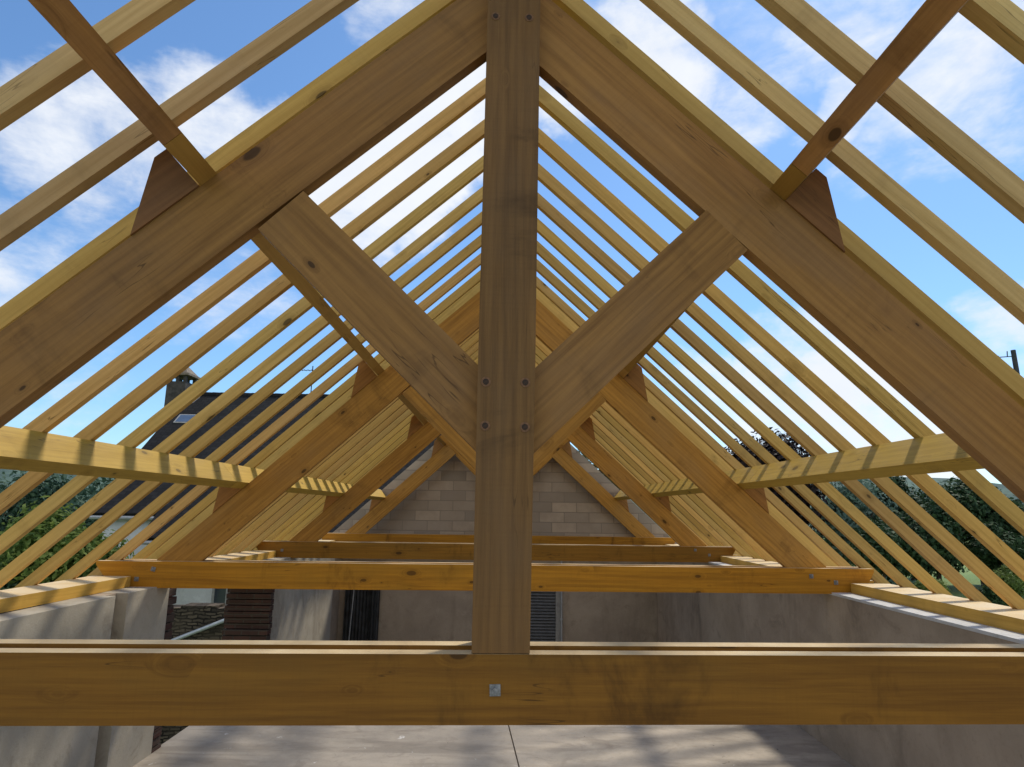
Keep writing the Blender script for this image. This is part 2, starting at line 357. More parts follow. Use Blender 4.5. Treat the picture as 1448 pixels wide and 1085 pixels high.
# ---- purlins: one length per bay and slope
BAY = ('in the open bay over the viewer', 'between the first and second trusses', 'between the second and third trusses', 'between the third and last trusses')
Y_END = (-3.2, -.215, 3.50, 7.14, 10.93)
def purlin(side, lower, bay):
    s0, s1 = PUR_S[side][lower]
    y0, y1 = Y_END[bay], Y_END[bay+1]
    xs = slope(side, s0, PD)[0]*.0409
    j0 = j1 = 0.0
    if side > 0 and not lower:
        if bay == 0: j1 = .09
        if bay == 1: j0 = .09
    y0 += (xs if bay else 0)+j0; y1 += (xs if bay < 3 else 0)+j1-.004
    poly = rect_slope(side, s0, s1, PD+.001, RD-.001)
    cx = sum(p[0] for p in poly)/4; cz = sum(p[1] for p in poly)/4; cy = (y0+y1)/2
    L = y1-y0; hw, hd = (s1-s0)/2, (RD-PD-.002)/2
    bm = bmesh.new(); box_bm(bm, -L/2, L/2, -hw, hw, -hd, hd)
    o = mesh_obj('purlin', bm, W_PURL, None, .004)
    up = Vector((side*ST, 0, CT)); along = Vector((0, 1, 0)); down = up.cross(along)
    M = Matrix((along, down, up)).transposed().to_4x4()
    # right handed basis: X along the house, Z square off the roof
    M = Matrix([[along.x, down.x, up.x], [along.y, down.y, up.y], [along.z, down.z, up.z]]).to_4x4(); M.translation = (cx, cy, cz)
    o.matrix_world = M
    v = random.uniform(.9, 1.06); o.color = (v, v, v, 1)
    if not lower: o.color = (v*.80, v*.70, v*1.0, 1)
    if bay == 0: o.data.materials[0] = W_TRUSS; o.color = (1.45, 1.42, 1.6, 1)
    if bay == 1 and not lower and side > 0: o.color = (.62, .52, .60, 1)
    return tag(o, ('lower' if lower else 'upper')+' purlin of the '+('left' if side < 0 else 'right')+' roof slope '+BAY[bay], 'purlin', 'purlins carrying the rafters')
for side in (-1, 1):
    for lower in (0, 1):
        for bay in range(4):
            if bay == 0 and lower: continue
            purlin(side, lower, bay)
# ridge beam
o = box('ridge_beam', -.055, .025, -3.2, 10.93, 2.865, 3.075, W_PURL, None, .004)
bmv = o.data
for vtx in bmv.vertices: vtx.co = Vector((vtx.co.y, -vtx.co.x, vtx.co.z))
o.rotation_euler = (0, 0, PI/2)
tag(o, 'ridge beam running along the top of the king posts under the meeting rafters', 'ridge beam')

# ---- rafters
def rafter_mesh(side, w, h):
    poly = [slope(side, plumb(side, RD)+.012, RD), slope(side, 4.95, RD), slope(side, 4.95, RD+h), slope(side, plumb(side, RD+h)+.012, RD+h)]
    cx = sum(p[0] for p in poly)/4; cz = sum(p[1] for p in poly)/4; a = ang(side)
    ca, sa = math.cos(a), math.sin(a)
    q = [((x-cx)*ca+(z-cz)*sa, -(x-cx)*sa+(z-cz)*ca) for x, z in poly]
    bm = bmesh.new(); N = 14; rings = []
    b1, b2, bz = random.uniform(-.011, .011), random.uniform(-.006, .006), random.uniform(0, .006)
    tw = random.uniform(-.05, .05)
    for i in range(N+1):
        u = i/N; oy = b1*math.sin(PI*u)+b2*math.sin(2*PI*u); oz = bz*math.sin(PI*u); ta = tw*(u-.5)
        lo = (q[0][0]+(q[1][0]-q[0][0])*u, q[0][1]+(q[1][1]-q[0][1])*u); hi = (q[3][0]+(q[2][0]-q[3][0])*u, q[3][1]+(q[2][1]-q[3][1])*u)
        rings.append([bm.verts.new((pt[0], sgn*w/2+oy+ta*(pt[1]), pt[1]+oz-ta*sgn*w/2)) for pt, sgn in ((lo, -1), (lo, 1), (hi, 1), (hi, -1))])
    for A, B in zip(rings[:-1], rings[1:]):
        for k in range(4): bm.faces.new((A[k], A[(k+1) % 4], B[(k+1) % 4], B[k]))
    bm.faces.new(rings[0][::-1]); bm.faces.new(rings[-1])
    return mesh_obj('rafter', bm, W_RAFT, None, .003), (cx, cz)
NUM = ('first', 'second', 'third', 'fourth', 'fifth', 'sixth', 'seventh', 'eighth', 'ninth', 'tenth')
for side in (-1, 1):
    nm = 'left' if side < 0 else 'right'
    spots = []
    near = (-.430, -.012) if side < 0 else (-.846, -.426, -.036)
    for i, y in enumerate(near):
        q = len(near)-1-i
        spots.append((y, ('%s-slope rafter against open sky, ' % nm) + (('first one out from the nearest truss', 'second one out from the nearest truss', 'third one out from the nearest truss')[q])))
    y0 = 1.234 if side < 0 else 1.216
    ks = range(-2, 20 if side < 0 else 21)
    b1 = b2 = b3 = 0
    for k in ks:
        y = y0 + .430*k
        if k == -2: y -= .004
        if k == -2: lab = 'rafter lying close along the first truss on the %s slope, just behind it' % nm
        elif y < STA[1]: b1 += 1; lab = '%s rafter on the %s slope counted from the first truss to the second' % (NUM[b1-1], nm)
        elif y < STA[2]: b2 += 1; lab = '%s rafter on the %s slope counted from the second truss to the third' % (NUM[b2-1], nm)
        else: b3 += 1; lab = '%s rafter on the %s slope counted from the third truss to the last' % (NUM[b3-1], nm)
        spots.append((y, lab))
    for i, (y, lab) in enumerate(spots):
        size = (.050, .082) if y < 4.6 else (.058, .126)
        o, (px_, pz_) = rafter_mesh(side, *size)
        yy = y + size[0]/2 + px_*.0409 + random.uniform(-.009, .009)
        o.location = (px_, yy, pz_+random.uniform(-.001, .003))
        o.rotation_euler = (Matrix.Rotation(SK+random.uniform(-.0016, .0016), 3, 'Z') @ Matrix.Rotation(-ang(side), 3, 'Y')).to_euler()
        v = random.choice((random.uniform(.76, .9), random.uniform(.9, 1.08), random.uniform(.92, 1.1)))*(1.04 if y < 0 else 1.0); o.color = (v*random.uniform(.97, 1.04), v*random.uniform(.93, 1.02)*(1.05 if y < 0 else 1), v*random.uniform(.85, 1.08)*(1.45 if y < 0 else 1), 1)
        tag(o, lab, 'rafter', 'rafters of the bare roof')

# ---- wall plates
def plate(x0, x1, y0, y1, label, tint=1.0, dz=0.0):
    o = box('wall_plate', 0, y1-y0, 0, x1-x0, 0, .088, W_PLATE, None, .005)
    o.rotation_euler = (0, 0, PI/2); o.location = ((x0+x1)/2, (y0+y1)/2, -.214+.044+dz); o.color = (tint, tint, tint, 1)
    return tag(o, label, 'wall plate', 'planks lying along the wall tops')
plate(-3.58, -3.22, -2.2, 2.47, 'plank on the left wall top, nearest to the viewer', .95, .004)
plate(-3.57, -3.235, 2.476, 3.545, 'short pale plank on the left wall top, butting against the second tie beam', 1.1)
plate(-3.58, -3.22, 3.80, 7.18, 'plank over the left wall opening between the second and third trusses', 1.05)
plate(-3.58, -3.22, 7.42, 10.9, 'plank on the left wall top beyond the third truss')
plate(3.21, 3.57, -2.2, 3.80, 'long plank on the right wall top, this side of the second tie beam', 1.0)
plate(3.21, 3.57, 4.06, 7.44, 'plank on the right wall top between the second and third trusses')
plate(3.21, 3.57, 7.70, 10.9, 'plank on the right wall top beyond the third truss')

# ------------------------------------------------------------------ walls of the house
ZB, ZT, ZF = -4.4, -.216, -1.63
XL, XR = -3.02, 3.05
w = thing('plastered_wall', 'left wall of pale sunlit plaster with a wide opening to the outside', 'wall', (XL, 0, ZB))
def wl(name, x0, x1, y0, y1, z0, z1, mat): 
    o = box(name, x0-XL, x1-XL, y0, y1, z0-ZB, z1-ZB, mat, w, .012); return o
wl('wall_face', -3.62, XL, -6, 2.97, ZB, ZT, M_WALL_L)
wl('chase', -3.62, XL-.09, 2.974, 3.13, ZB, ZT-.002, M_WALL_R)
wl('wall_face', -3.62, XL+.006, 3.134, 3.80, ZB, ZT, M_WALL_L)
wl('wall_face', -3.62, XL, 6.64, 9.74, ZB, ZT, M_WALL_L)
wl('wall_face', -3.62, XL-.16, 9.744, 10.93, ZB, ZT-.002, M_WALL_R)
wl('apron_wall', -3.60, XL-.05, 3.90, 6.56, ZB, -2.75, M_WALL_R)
# ragged brick jambs
def jamb(y0, y1, seed):
    r = random.Random(seed); bm = bmesh.new(); z = ZB; i = 0
    while z < ZT-.07:
        d = r.uniform(-.03, .035) if i % 2 else r.uniform(.0, .05)
        xx = XL+r.uniform(-.004, .012)
        if y0 < 5: box_bm(bm, -3.60-XL, xx-XL, y0, y1+d, z-ZB, z+.062-ZB)
        else: box_bm(bm, -3.60-XL, xx-XL, y0-d, y1, z-ZB, z+.062-ZB)
        z += .074; i += 1
    return mesh_obj('brick_jamb', bm, M_BRICK, w, .004)
jamb(3.803, 3.93, 1); jamb(6.53, 6.637, 2)

w2 = thing('rendered_wall', 'right wall of shaded grey plaster with a pale mortar strip along its top', 'wall', (XR, 0, ZB))
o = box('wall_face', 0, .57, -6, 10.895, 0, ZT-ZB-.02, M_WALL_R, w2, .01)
bm = bmesh.new(); box_bm(bm, -.012, .17, -6, 10.89, 0, .022); box_bm(bm, .175, .57, -6, 10.89, 0, .016)
o = mesh_obj('mortar_cap', bm, M_CAP, w2, .004); o.location = (0, 0, ZT-ZB-.019)

# gable: block masonry above, plaster below
YG = 10.95
g = thing('gable_wall', 'far gable wall of grey concrete blocks above plaster, behind the last truss', 'wall', (0, YG, ZB))
gp = [(-3.62, -.10), (-3.62, .0), (-.015, 0), (3.62, .0), (3.62, -.10)]
topL = lambda x: (AL+(RD-.012)/ST-abs(x))*T; topR = lambda x: (AR+(RD-.012)/ST-abs(x))*T
bm = bmesh.new(); prism_bm(bm, [(-3.62, -.10-ZB), (3.62, -.10-ZB), (3.62, topR(3.62)-ZB), (0.0, topR(.015)-ZB-.01), (-3.62, topL(3.62)-ZB)], 0, .2)
o = mesh_obj('block_masonry', bm, M_BLOCK, g); o.location = (.23, 0, .06)
o.data.transform(Matrix.Translation((-.23, 0, -.06)))
bm = bmesh.new()
# plaster wall with a window opening X .24..1.16, Z ..-2.05
for x0, x1, z0, z1 in ((-3.62, .24, ZB, -.103), (1.16, 3.62, ZB, -.103), (.24, 1.16, ZB, -2.06), (.24, 1.16, -.62, -.103)): box_bm(bm, x0, x1, -.012, .2, z0-ZB, z1-ZB)
mesh_obj('plaster_face', bm, M_WALL_B, g)
sh = box('shutter', .245, 1.09, .075, .10, -2.055-ZB, -.625-ZB, M_DARK, g)
bm = bmesh.new(); z = -2.02
while z < -.66:
    prism_bm(bm, [(-.005, z-ZB), (.028, z-ZB+.045), (.032, z-ZB+.04), (0, z-ZB-.006)], .275, 1.065, 'X'); z += .058
for v in bm.verts: v.co.y += .040
mesh_obj('louvre_slats', bm, M_LOUVRE, sh).location = tuple(-x for x in sh.location)
fr = bmesh.new()
for x0, x1, z0, z1 in ((.24, .275, -2.06, -.62), (1.066, 1.155, -2.06, -.62), (.275, 1.066, -2.06, -2.028), (.275, 1.066, -.655, -.62)): box_bm(fr, x0, x1, .028, .072, z0-ZB, z1-ZB)
mesh_obj('shutter_frame', fr, M_FRAME, g, .004)

# drain pipe by the shutter, dark sheet with rods in the left corner
bm = bmesh.new(); cyl_bm(bm, (0, 0, 0), (0, 0, 3.85), .018, n=10)
for z in (.9, 2.6): box_bm(bm, -.03, .03, 0, .05, z, z+.03)
o = mesh_obj('conduit_pipe', bm, M_PIPE, None, smooth=False); o.location = (1.17, YG-.062, ZB+.2); tag(o, 'thin grey pipe running up the far wall beside the louvred shutter', 'pipe')
t = thing('ribbed_sheet', 'dark ribbed sheet leaning in the far corner of the plastered walls', 'metal sheet', (-2.72, YG-.09, ZB+.1))
bm = bmesh.new(); N = 42
prev = None
for i in range(N+1):
    x = -.34+.68*i/N; y = .012*math.sin(i*PI/2)
    a = bm.verts.new((x, y, 0)); b_ = bm.verts.new((x, y+.03, 3.75))
    a2 = bm.verts.new((x, y+.006, 0)); b2_ = bm.verts.new((x, y+.036, 3.75))
    if prev:
        bm.faces.new((prev[0], a, b_, prev[1])); bm.faces.new((prev[2], prev[3], b2_, a2))
        bm.faces.new((prev[1], b_, b2_, prev[3])); bm.faces.new((prev[0], prev[2], a2, a))
    prev = (a, b_, a2, b2_)
mesh_obj('sheet', bm, M_SHEET, t)
bm = bmesh.new(); box_bm(bm, .20, .23, -.03, -.005, 0, 3.72); box_bm(bm, .27, .285, -.03, -.005, 0, 3.5)
mesh_obj('batten', bm, M_DARK, t)
bm = bmesh.new(); cyl_bm(bm, (0, 0, 0), (.16, .06, 3.7), .011, n=8)
o = mesh_obj('leaning_rod', bm, M_PIPE); o.location = (-3.02, YG-.17, ZB+.1); tag(o, 'thin pale rod leaning in front of the dark ribbed sheet', 'rod')

# ------------------------------------------------------------------ floors and ground
def slab(x0, x1, y0, y1):
    bm = bmesh.new(); box_bm(bm, x0, x1, y0, y1, ZF-.2, ZF); return bm
o = struct(mesh_obj('floor_slab', slab(XL-.02, .165, -6, 5.9), M_SLAB, None, .006))
o = struct(mesh_obj('floor_slab', slab(.177, XR-.003, -6, 5.9), M_SLAB, None, .006))
for ob in (o,):
    for vtx in ob.data.vertices:
        pass
# the joint runs a little askew
for ob in [x for x in bpy.data.objects if x.name.startswith('floor_slab')]:
    for vtx in ob.data.vertices:
        if abs(vtx.co.x-.17) < .03: vtx.co.x += -.075*(vtx.co.y-3.6)
bm = bmesh.new(); box_bm(bm, XL-.6, XR+.6, -6, 11.15, ZB-.2, ZB-.004)
struct(mesh_obj('ground_floor', bm, M_SLAB))

def grass_mat():
    m, nt, b = new_mat('lawn_grass')
    p = nt.add('ShaderNodeTexCoord').outputs['Object']
    n1 = nt.noise(p, .12, 6, .6); n2 = nt.noise(p, 1.5, 6, .7); n3 = nt.noise(p, 14, 3, .7)
    col = nt.mix(nt.ramp(n1, .35, .65), c4((.14, .22, .045)), c4((.20, .27, .065)))
    col = nt.mix(nt.math('MULTIPLY', nt.ramp(n2, .5, .7), .6), col, c4((.10, .16, .035)))
    col = nt.mix(nt.math('MULTIPLY', n3, .4), col, c4((.19, .24, .07)))
    nt.put(b.inputs['Base Color'], col); b.inputs['Roughness'].default_value = .9
    nt.put(b.inputs['Normal'], nt.bump(n3, .8, .05)); return m
bm = bmesh.new()
R_ = 900
vs = [bm.verts.new((x, y, -4.62)) for x, y in ((-R_, -R_), (R_, -R_), (R_, R_), (-R_, R_))]; bm.faces.new(vs)
struct(mesh_obj('ground', bm, grass_mat()))

# ------------------------------------------------------------------ foliage
def crown_mesh(name, mat, parent, radii, lumps, leaf, n, seed, flat=.0):
    r = np.random.default_rng(seed)
    rx, ry, rz = radii
    cs = []
    for i in range(lumps):
        d = r.normal(size=3); d /= np.linalg.norm(d); q = r.uniform(.25, .82)
        cs.append((d*q*np.array([rx, ry, rz]), r.uniform(.28, .52)*min(rx, ry, rz)*r.uniform(.8, 1.25)))
    vol = np.array([c[1]**2 for c in cs]); vol /= vol.sum()
    idx = r.choice(len(cs), n, p=vol)
    d = r.normal(size=(n, 3)); d /= np.linalg.norm(d, axis=1)[:, None]
    rad = np.array([cs[i][1] for i in idx])*(1-.55*r.random(n)**2.2)*r.choice([1, 1, 1, 1.2, 1.35], n)
    pos = np.array([cs[i][0] for i in idx]) + d*rad[:, None]
    nor = d + r.normal(size=(n, 3))*.55 + np.array([0, 0, .35]); nor /= np.linalg.norm(nor, axis=1)[:, None]
    ref = r.normal(size=(n, 3)); ta = np.cross(nor, ref); ta /= np.linalg.norm(ta, axis=1)[:, None]; tb = np.cross(nor, ta)
    s = leaf*r.uniform(.6, 1.4, n)[:, None]
    # leaf: kite of four points, folded a little
    v = np.empty((n, 4, 3)); v[:, 0] = pos-ta*s; v[:, 1] = pos+tb*s*.5+nor*s*.12; v[:, 2] = pos+ta*s; v[:, 3] = pos-tb*s*.5+nor*s*.12
    me = bpy.data.meshes.new(name)
    me.vertices.add(n*4); me.vertices.foreach_set('co', v.reshape(-1))
    me.loops.add(n*4); me.loops.foreach_set('vertex_index', np.arange(n*4, dtype=np.int32))
    me.polygons.add(n); me.polygons.foreach_set('loop_start', np.arange(0, n*4, 4, dtype=np.int32))
    me.update(); me.validate(); me.materials.append(mat)
    o = bpy.data.objects.new(name, me); link(o); o.parent = parent
    return o
def tree(name, label, cat, x, y, top, radii, mat, seed, leaf, n, lumps=16, group=None, base=-4.62, bushy=False):
    t = thing(name, label, cat, (x, y, base), 0, group)
    zc = top-radii[2]*.98-base
    c = crown_mesh('crown', mat, t, radii, lumps, leaf, n, seed); c.location = (0, 0, zc)
    r = random.Random(seed); bm = bmesh.new(); h = max(zc-radii[2]*.2, .5); tr = max(.05, radii[0]*.055)
    p = Vector((0, 0, 0)); k = 5
    for i in range(k):
        q = Vector((r.uniform(-.06, .06)*radii[0], r.uniform(-.06, .06)*radii[0], h*(i+1)/k))
        cyl_bm(bm, p, q, tr*(1-.13*i), tr*(1-.13*(i+1)), 8); p = q
    for i in range(6):
        a = r.uniform(0, 2*PI); z0 = h*r.uniform(.45, .95)
        e = Vector((math.cos(a)*radii[0]*r.uniform(.4, .7), math.sin(a)*radii[1]*r.uniform(.4, .7), z0+radii[2]*r.uniform(.3, .8)))
        cyl_bm(bm, (0, 0, z0), e, tr*.5, tr*.12, 6)
    mesh_obj('trunk', bm, M_BARK, t)
    return t
# left garden
GL = 'shrubs in the garden behind the left slope'
tree('garden_shrub', 'yellow-green leafy shrub low at the edge of the view, behind the lowest left rafters', 'shrub', -12.3, 14.4, .95, (1.7, 1.5, 2.5), L_BUSH, 21, 0.093, 9660, 16, GL)
tree('garden_shrub', 'tall yellow-green shrub in front of the corner of the slate house', 'shrub', -10.75, 13.6, .55, (1.35, 1.3, 2.3), L_BUSH, 22, 0.087, 8740, 15, GL)
tree('garden_shrub', 'dark leafy shrub standing between the yellow-green shrubs and the white house wall', 'shrub', -10.9, 12.4, -.55, (.8, .9, 1.7), L_GREEN, 23, 0.074, 7359, 14, GL)
tree('garden_shrub', 'low lime-green shrub close behind the planks on the left wall top', 'shrub', -9.3, 10.0, -.80, (.7, .8, 1.4), L_LIME, 24, 0.056, 5979, 13, GL)
tree('broadleaf_tree', 'bluish green tree far off beyond the left garden shrubs', 'tree', -27.0, 35, 2.3, (4.6, 4.0, 3.6), L_BLUE, 25, 0.186, 9660, 18)
tree('broadleaf_tree', 'bluish tree showing just left of the slate house', 'tree', -19.6, 33, 1.9, (3.2, 3.0, 3.2), L_BLUE, 26, 0.174, 8280, 16)
# right garden
GR = 'trees along the far side of the lawn'
tree('copper_beech', 'tall dark purple tree rising above the lower right purlin', 'tree', 20.7, 48, 7.5, (4.4, 4.2, 5.0), L_PURP, 31, 0.211, 14949, 24)
tree('copper_beech', 'lower dark purple tree beside the tall purple one', 'tree', 16.6, 50, 5.2, (3.4, 3.2, 4.4), L_PURP, 38, 0.198, 10350, 18)
tree('broadleaf_tree', 'pale silvery green tree next to the purple tree', 'tree', 28.0, 50, 3.5, (3.3, 3.2, 3.9), L_PALE, 32, 0.186, 10580, 18, GR)
tree('broadleaf_tree', 'bluish pale tree behind the gap between the pale and the dark trees', 'tree', 33.0, 56, 3.7, (3.6, 3.2, 3.6), L_PALE, 33, 0.186, 10580, 18, GR)
tree('broadleaf_tree', 'dark green tree in front of the bluish pale one', 'tree', 31.0, 45, 1.5, (3.8, 3.0, 2.4), L_GREEN, 34, 0.174, 10580, 18, GR)
tree('broadleaf_tree', 'large dark green tree with its top against white sky', 'tree', 36.4, 48, 3.9, (4.4, 3.6, 3.3), L_GREEN, 35, 0.198, 12879, 20, GR)
tree('broadleaf_tree', 'dense dark green tree under the lower end of the first principal rafter', 'tree', 42.0, 47, 3.2, (4.8, 3.8, 3.2), L_GREEN, 36, 0.198, 12879, 20, GR)
tree('broadleaf_tree', 'dark tree at the right-hand edge of the lawn', 'tree', 47.5, 46, 2.5, (4.4, 3.6, 3.0), L_GREEN, 37, 0.198, 11500, 18, GR)
tree('broadleaf_tree', 'small green tree standing low between the purple tree and the lawn', 'tree', 26.0, 43, .2, (2.6, 2.4, 2.1), L_GREEN, 39, 0.155, 8280, 14, GR)
tree('broadleaf_tree', 'dark green tree glimpsed in the slot between the third truss and the gable', 'tree', 5.9, 40, 5.3, (2.6, 2.6, 4.0), L_GREEN, 40, .2, 6000, 16, GR)
tree('broadleaf_tree', 'dark bushy tree filling the gap beneath the pale silvery tree', 'tree', 29.0, 44, -.1, (2.8, 2.4, 1.7), L_GREEN, 51, .17, 7000, 15, GR)
tree('broadleaf_tree', 'dark bushy tree low in front of the large dark green tree', 'tree', 34.2, 43.5, -.2, (3.0, 2.4, 1.6), L_GREEN, 52, .17, 7000, 15, GR)
tree('broadleaf_tree', 'dark bushy tree low between the large dark tree and the dense one', 'tree', 39.2, 44, .2, (3.0, 2.4, 1.8), L_GREEN, 53, .17, 7000, 15, GR)
tree('broadleaf_tree', 'tall slender dark tree between the bluish pale tree and the large dark one', 'tree', 33.4, 52, 4.1, (2.6, 2.4, 3.6), L_GREEN, 54, .19, 7000, 16, GR)
GS = 'low shrubs on the lawn'
tree('lawn_shrub', 'lime-green shrub on the lawn beneath the purple trees', 'shrub', 20.6, 38, -2.5, (1.7, 1.4, 1.0), L_LIME, 41, 0.099, 4140, 10, GS)
tree('lawn_shrub', 'lime-green shrub in front of the small green tree', 'shrub', 25.2, 37.5, -2.9, (1.5, 1.3, .9), L_LIME, 42, 0.099, 3679, 10, GS)
tree('lawn_shrub', 'dark round shrub standing alone on the lawn', 'shrub', 28.2, 36, -3.3, (1.0, .9, .75), L_GREEN, 43, 0.081, 3219, 9, GS)
tree('lawn_shrub', 'bright shrub at the foot of the large dark green tree', 'shrub', 32.0, 40, -2.7, (1.7, 1.4, 1.0), L_LIME, 44, 0.099, 3679, 10, GS)
tree('lawn_shrub', 'pale flowering shrub before the dense dark tree', 'shrub', 36.0, 41, -2.1, (1.2, 1.1, .9), L_PALE, 45, 0.093, 2989, 9, GS)

# far hillside
def hill_mat():
    m, nt, b = new_mat('hill_fields')
    p = nt.add('ShaderNodeTexCoord').outputs['Object']
    n1 = nt.noise(p, .03, 6, .65, .6); n2 = nt.noise(p, .22, 5, .7)
    col = nt.mix(nt.ramp(n1, .42, .56), c4((.085, .135, .095)), c4((.042, .078, .06)))
    col = nt.mix(nt.math('MULTIPLY', nt.ramp(n2, .5, .65), .6), col, c4((.03, .062, .05)))
    nt.put(b.inputs['Base Color'], col); b.inputs['Roughness'].default_value = .95; return m
bm = bmesh.new(); NX, NY = 90, 10; rows = []
for j in range(NY+1):
    row = []
    for i in range(NX+1):
        x = -420+840*i/NX; y = 150+130*j/NY; u = j/NY
        hgt = 17.4+1.1*math.sin(x*.031+.6)+.6*math.sin(x*.083+2)-6.5*max(0.0, min(1.0, (x-178)/40))
        row.append(bm.verts.new((x, y, -4.7+(hgt+4.7)*math.sin(u*PI*.5)**1.2)))
    rows.append(row)
for j in range(NY):
    for i in range(NX): bm.faces.new((rows[j][i], rows[j][i+1], rows[j+1][i+1], rows[j+1][i]))
struct(mesh_obj('hills', bm, hill_mat(), smooth=True))

# utility pole
t = thing('utility_pole', 'dark utility pole with cable brackets at the far right', 'utility pole', (20.2, 22, -4.62))
bm = bmesh.new(); cyl_bm(bm, (0, 0, 0), (-.36, 0, 11.55), .125, .085, 10); mesh_obj('pole', bm, M_POLE, t)
bm = bmesh.new(); tube_bm(bm, [(-1.0, 0, 11.25), (-.36, 0, 11.3)], .018, 6); tube_bm(bm, [(-.95, 0, 10.75), (-.33, 0, 10.72)], .018, 6)
tube_bm(bm, [(-.95, 0, 11.25), (-.9, 0, 10.75)], .015, 6); tube_bm(bm, [(-.62, 0, 11.28), (-.6, 0, 11.5)], .02, 6)
mesh_obj('bracket', bm, M_POLE, t)
bm = bmesh.new(); box_bm(bm, -.12, .30, -.16, -.02, 9.75, 10.35); mesh_obj('junction_box', bm, M_DARK, t, .02)
pts = []
for i in range(17):
    u = i/16; pts.append((-1.75+1.05*u+.25*u*u, 0, 11.62-.10*u-1.15*u**2.4))
bm = bmesh.new(); tube_bm(bm, pts, .055, 8); tube_bm(bm, [(-1.75-k*.4, 0, 11.62+.02*k*k*.4) for k in range(6)], .05, 8)
for zz in (11.3, 10.74):
    tube_bm(bm, [(-.95-k*1.1, -.25*k, zz-.16*k+.035*k*k) for k in range(4)], .014, 5)
mesh_obj('cable', bm, M_CABLE, t)

# ------------------------------------------------------------------ neighbouring house
h = thing('slate_house', 'old white house with a dark slate roof and stone chimney beyond the left slope', 'house', (-7, 17, -4.62))
def hp(x, y, z): return (x+7, y-17, z+4.62)
hx0, hx1 = -12.0, 2.2
bm = bmesh.new()
for x0, x1, y0, y1, z0, z1 in ((-11.75, hx1-.2, 17.15, 26.7, -4.62, .20),):
    a = hp(x0, y0, z0); b_ = hp(x1, y1, z1); box_bm(bm, a[0], b_[0], a[1], b_[1], a[2], b_[2])
pr = [hp(-11.75, 17.15, .20), hp(-11.75, 22, 4.35), hp(-11.75, 26.7, .20)]
prr = [hp(hx1-.2, 17.15, .20), hp(hx1-.2, 22, 4.35), hp(hx1-.2, 26.7, .20)]
A = [bm.verts.new(p) for p in pr]; B = [bm.verts.new(p) for p in prr]
bm.faces.new(A); bm.faces.new(B[::-1]); bm.faces.new((A[0], B[0], B[1], A[1])); bm.faces.new((A[1], B[1], B[2], A[2]))
mesh_obj('wall', bm, M_WHITEWALL, h)
# roof slopes as slabs with their own plane coordinates, so that the slates lie in courses
sl = math.atan2(4.5-.15, 5.15)
def roof_slab(x0, x1, ylow, side):
    L = (22-ylow)/math.cos(sl); bm = bmesh.new(); box_bm(bm, x0+7, x1+7, -L, 0, 0, .12)
    o = mesh_obj('roof', bm, M_SLATE, h)
    o.location = hp(-7, 22, 4.50); o.rotation_euler = (sl, 0, 0) if side < 0 else (-sl, 0, 0)
    if side > 0:
        for v in o.data.vertices: v.co.y *= -1
        o.data.flip_normals()
    return o
rf = roof_slab(hx0, -9.98, 16.85, -1); roof_slab(-9.978, hx1, 16.1, -1); roof_slab(hx0, hx1, 17, 1)
bm = bmesh.new()
for i in range(48): cyl_bm(bm, hp(hx0+i*.296, 22, 4.60), hp(hx0+i*.296+.286, 22, 4.60), .13, .12, 8)
mesh_obj('ridge_tile', bm, M_SLATE, h)
bm = bmesh.new(); cyl_bm(bm, hp(-11.9, 16.86, .12), hp(-10.0, 16.86, .12), .06, n=8); cyl_bm(bm, hp(-9.95, 16.1, -.53), hp(hx1, 16.1, -.53), .06, n=8)
cyl_bm(bm, hp(-9.9, 17.08, -.2), hp(-9.9, 17.08, -4.6), .045, n=8)
mesh_obj('gutter', bm, M_PIPE, h)
# chimney: shaft, four posts, cap
ch = bmesh.new()
a = hp(-12.68, 21.6, 3.6); b_ = hp(-11.98, 22.5, 5.05); box_bm(ch, a[0], b_[0], a[1], b_[1], a[2], b_[2])
chim = mesh_obj('chimney', ch, M_STONECAP, h, .02)
for x in (-12.66, -12.37, -12.10):
    for y in (21.62, 22.36):
        bm = bmesh.new(); a = hp(x, y, 5.05); box_bm(bm, a[0], a[0]+.11, a[1], a[1]+.12, a[2], a[2]+.24)
        mesh_obj('chimney_post', bm, M_STONECAP, chim)
bm = bmesh.new(); a = hp(-12.76, 21.5, 5.29); b_ = hp(-11.86, 22.6, 5.37); box_bm(bm, a[0], b_[0], a[1], b_[1], a[2], b_[2])
base = [bm.verts.new(hp(x, y, 5.37)) for x, y in ((-12.72, 21.55), (-11.92, 21.55), (-11.92, 22.55), (-12.72, 22.55))]
tp = [bm.verts.new(hp(x, y, 5.72)) for x, y in ((-12.42, 21.9), (-12.22, 21.9), (-12.22, 22.2), (-12.42, 22.2))]
for i in range(4): bm.faces.new((base[i], base[(i+1) % 4], tp[(i+1) % 4], tp[i]))
bm.faces.new(tp); mesh_obj('chimney_cap', bm, M_CAPSTONE, chim)
bm = bmesh.new(); v0 = Vector(hp(-11.52, 21.85, 4.50)); v1 = Vector(hp(-11.74, 21.0, 3.72))
cyl_bm(bm, v0, v1, .05, .05, 6); mesh_obj('flashing', bm, M_VERGE, h)
def on_roof(x, s): return hp(x, 22-s*math.cos(sl), 4.50-s*math.sin(sl)+.10)
sk = bmesh.new(); box_bm(sk, -.32, .32, -.27, .27, 0, .07); o = mesh_obj('skylight', sk, M_FRAME, h, .01)
o.location = on_roof(-11.35, 1.75); o.rotation_euler = (sl, 0, 0)
gl = bmesh.new(); box_bm(gl, -.27, .27, -.22, .22, .068, .078); mesh_obj('pane', gl, M_SKYL, o)
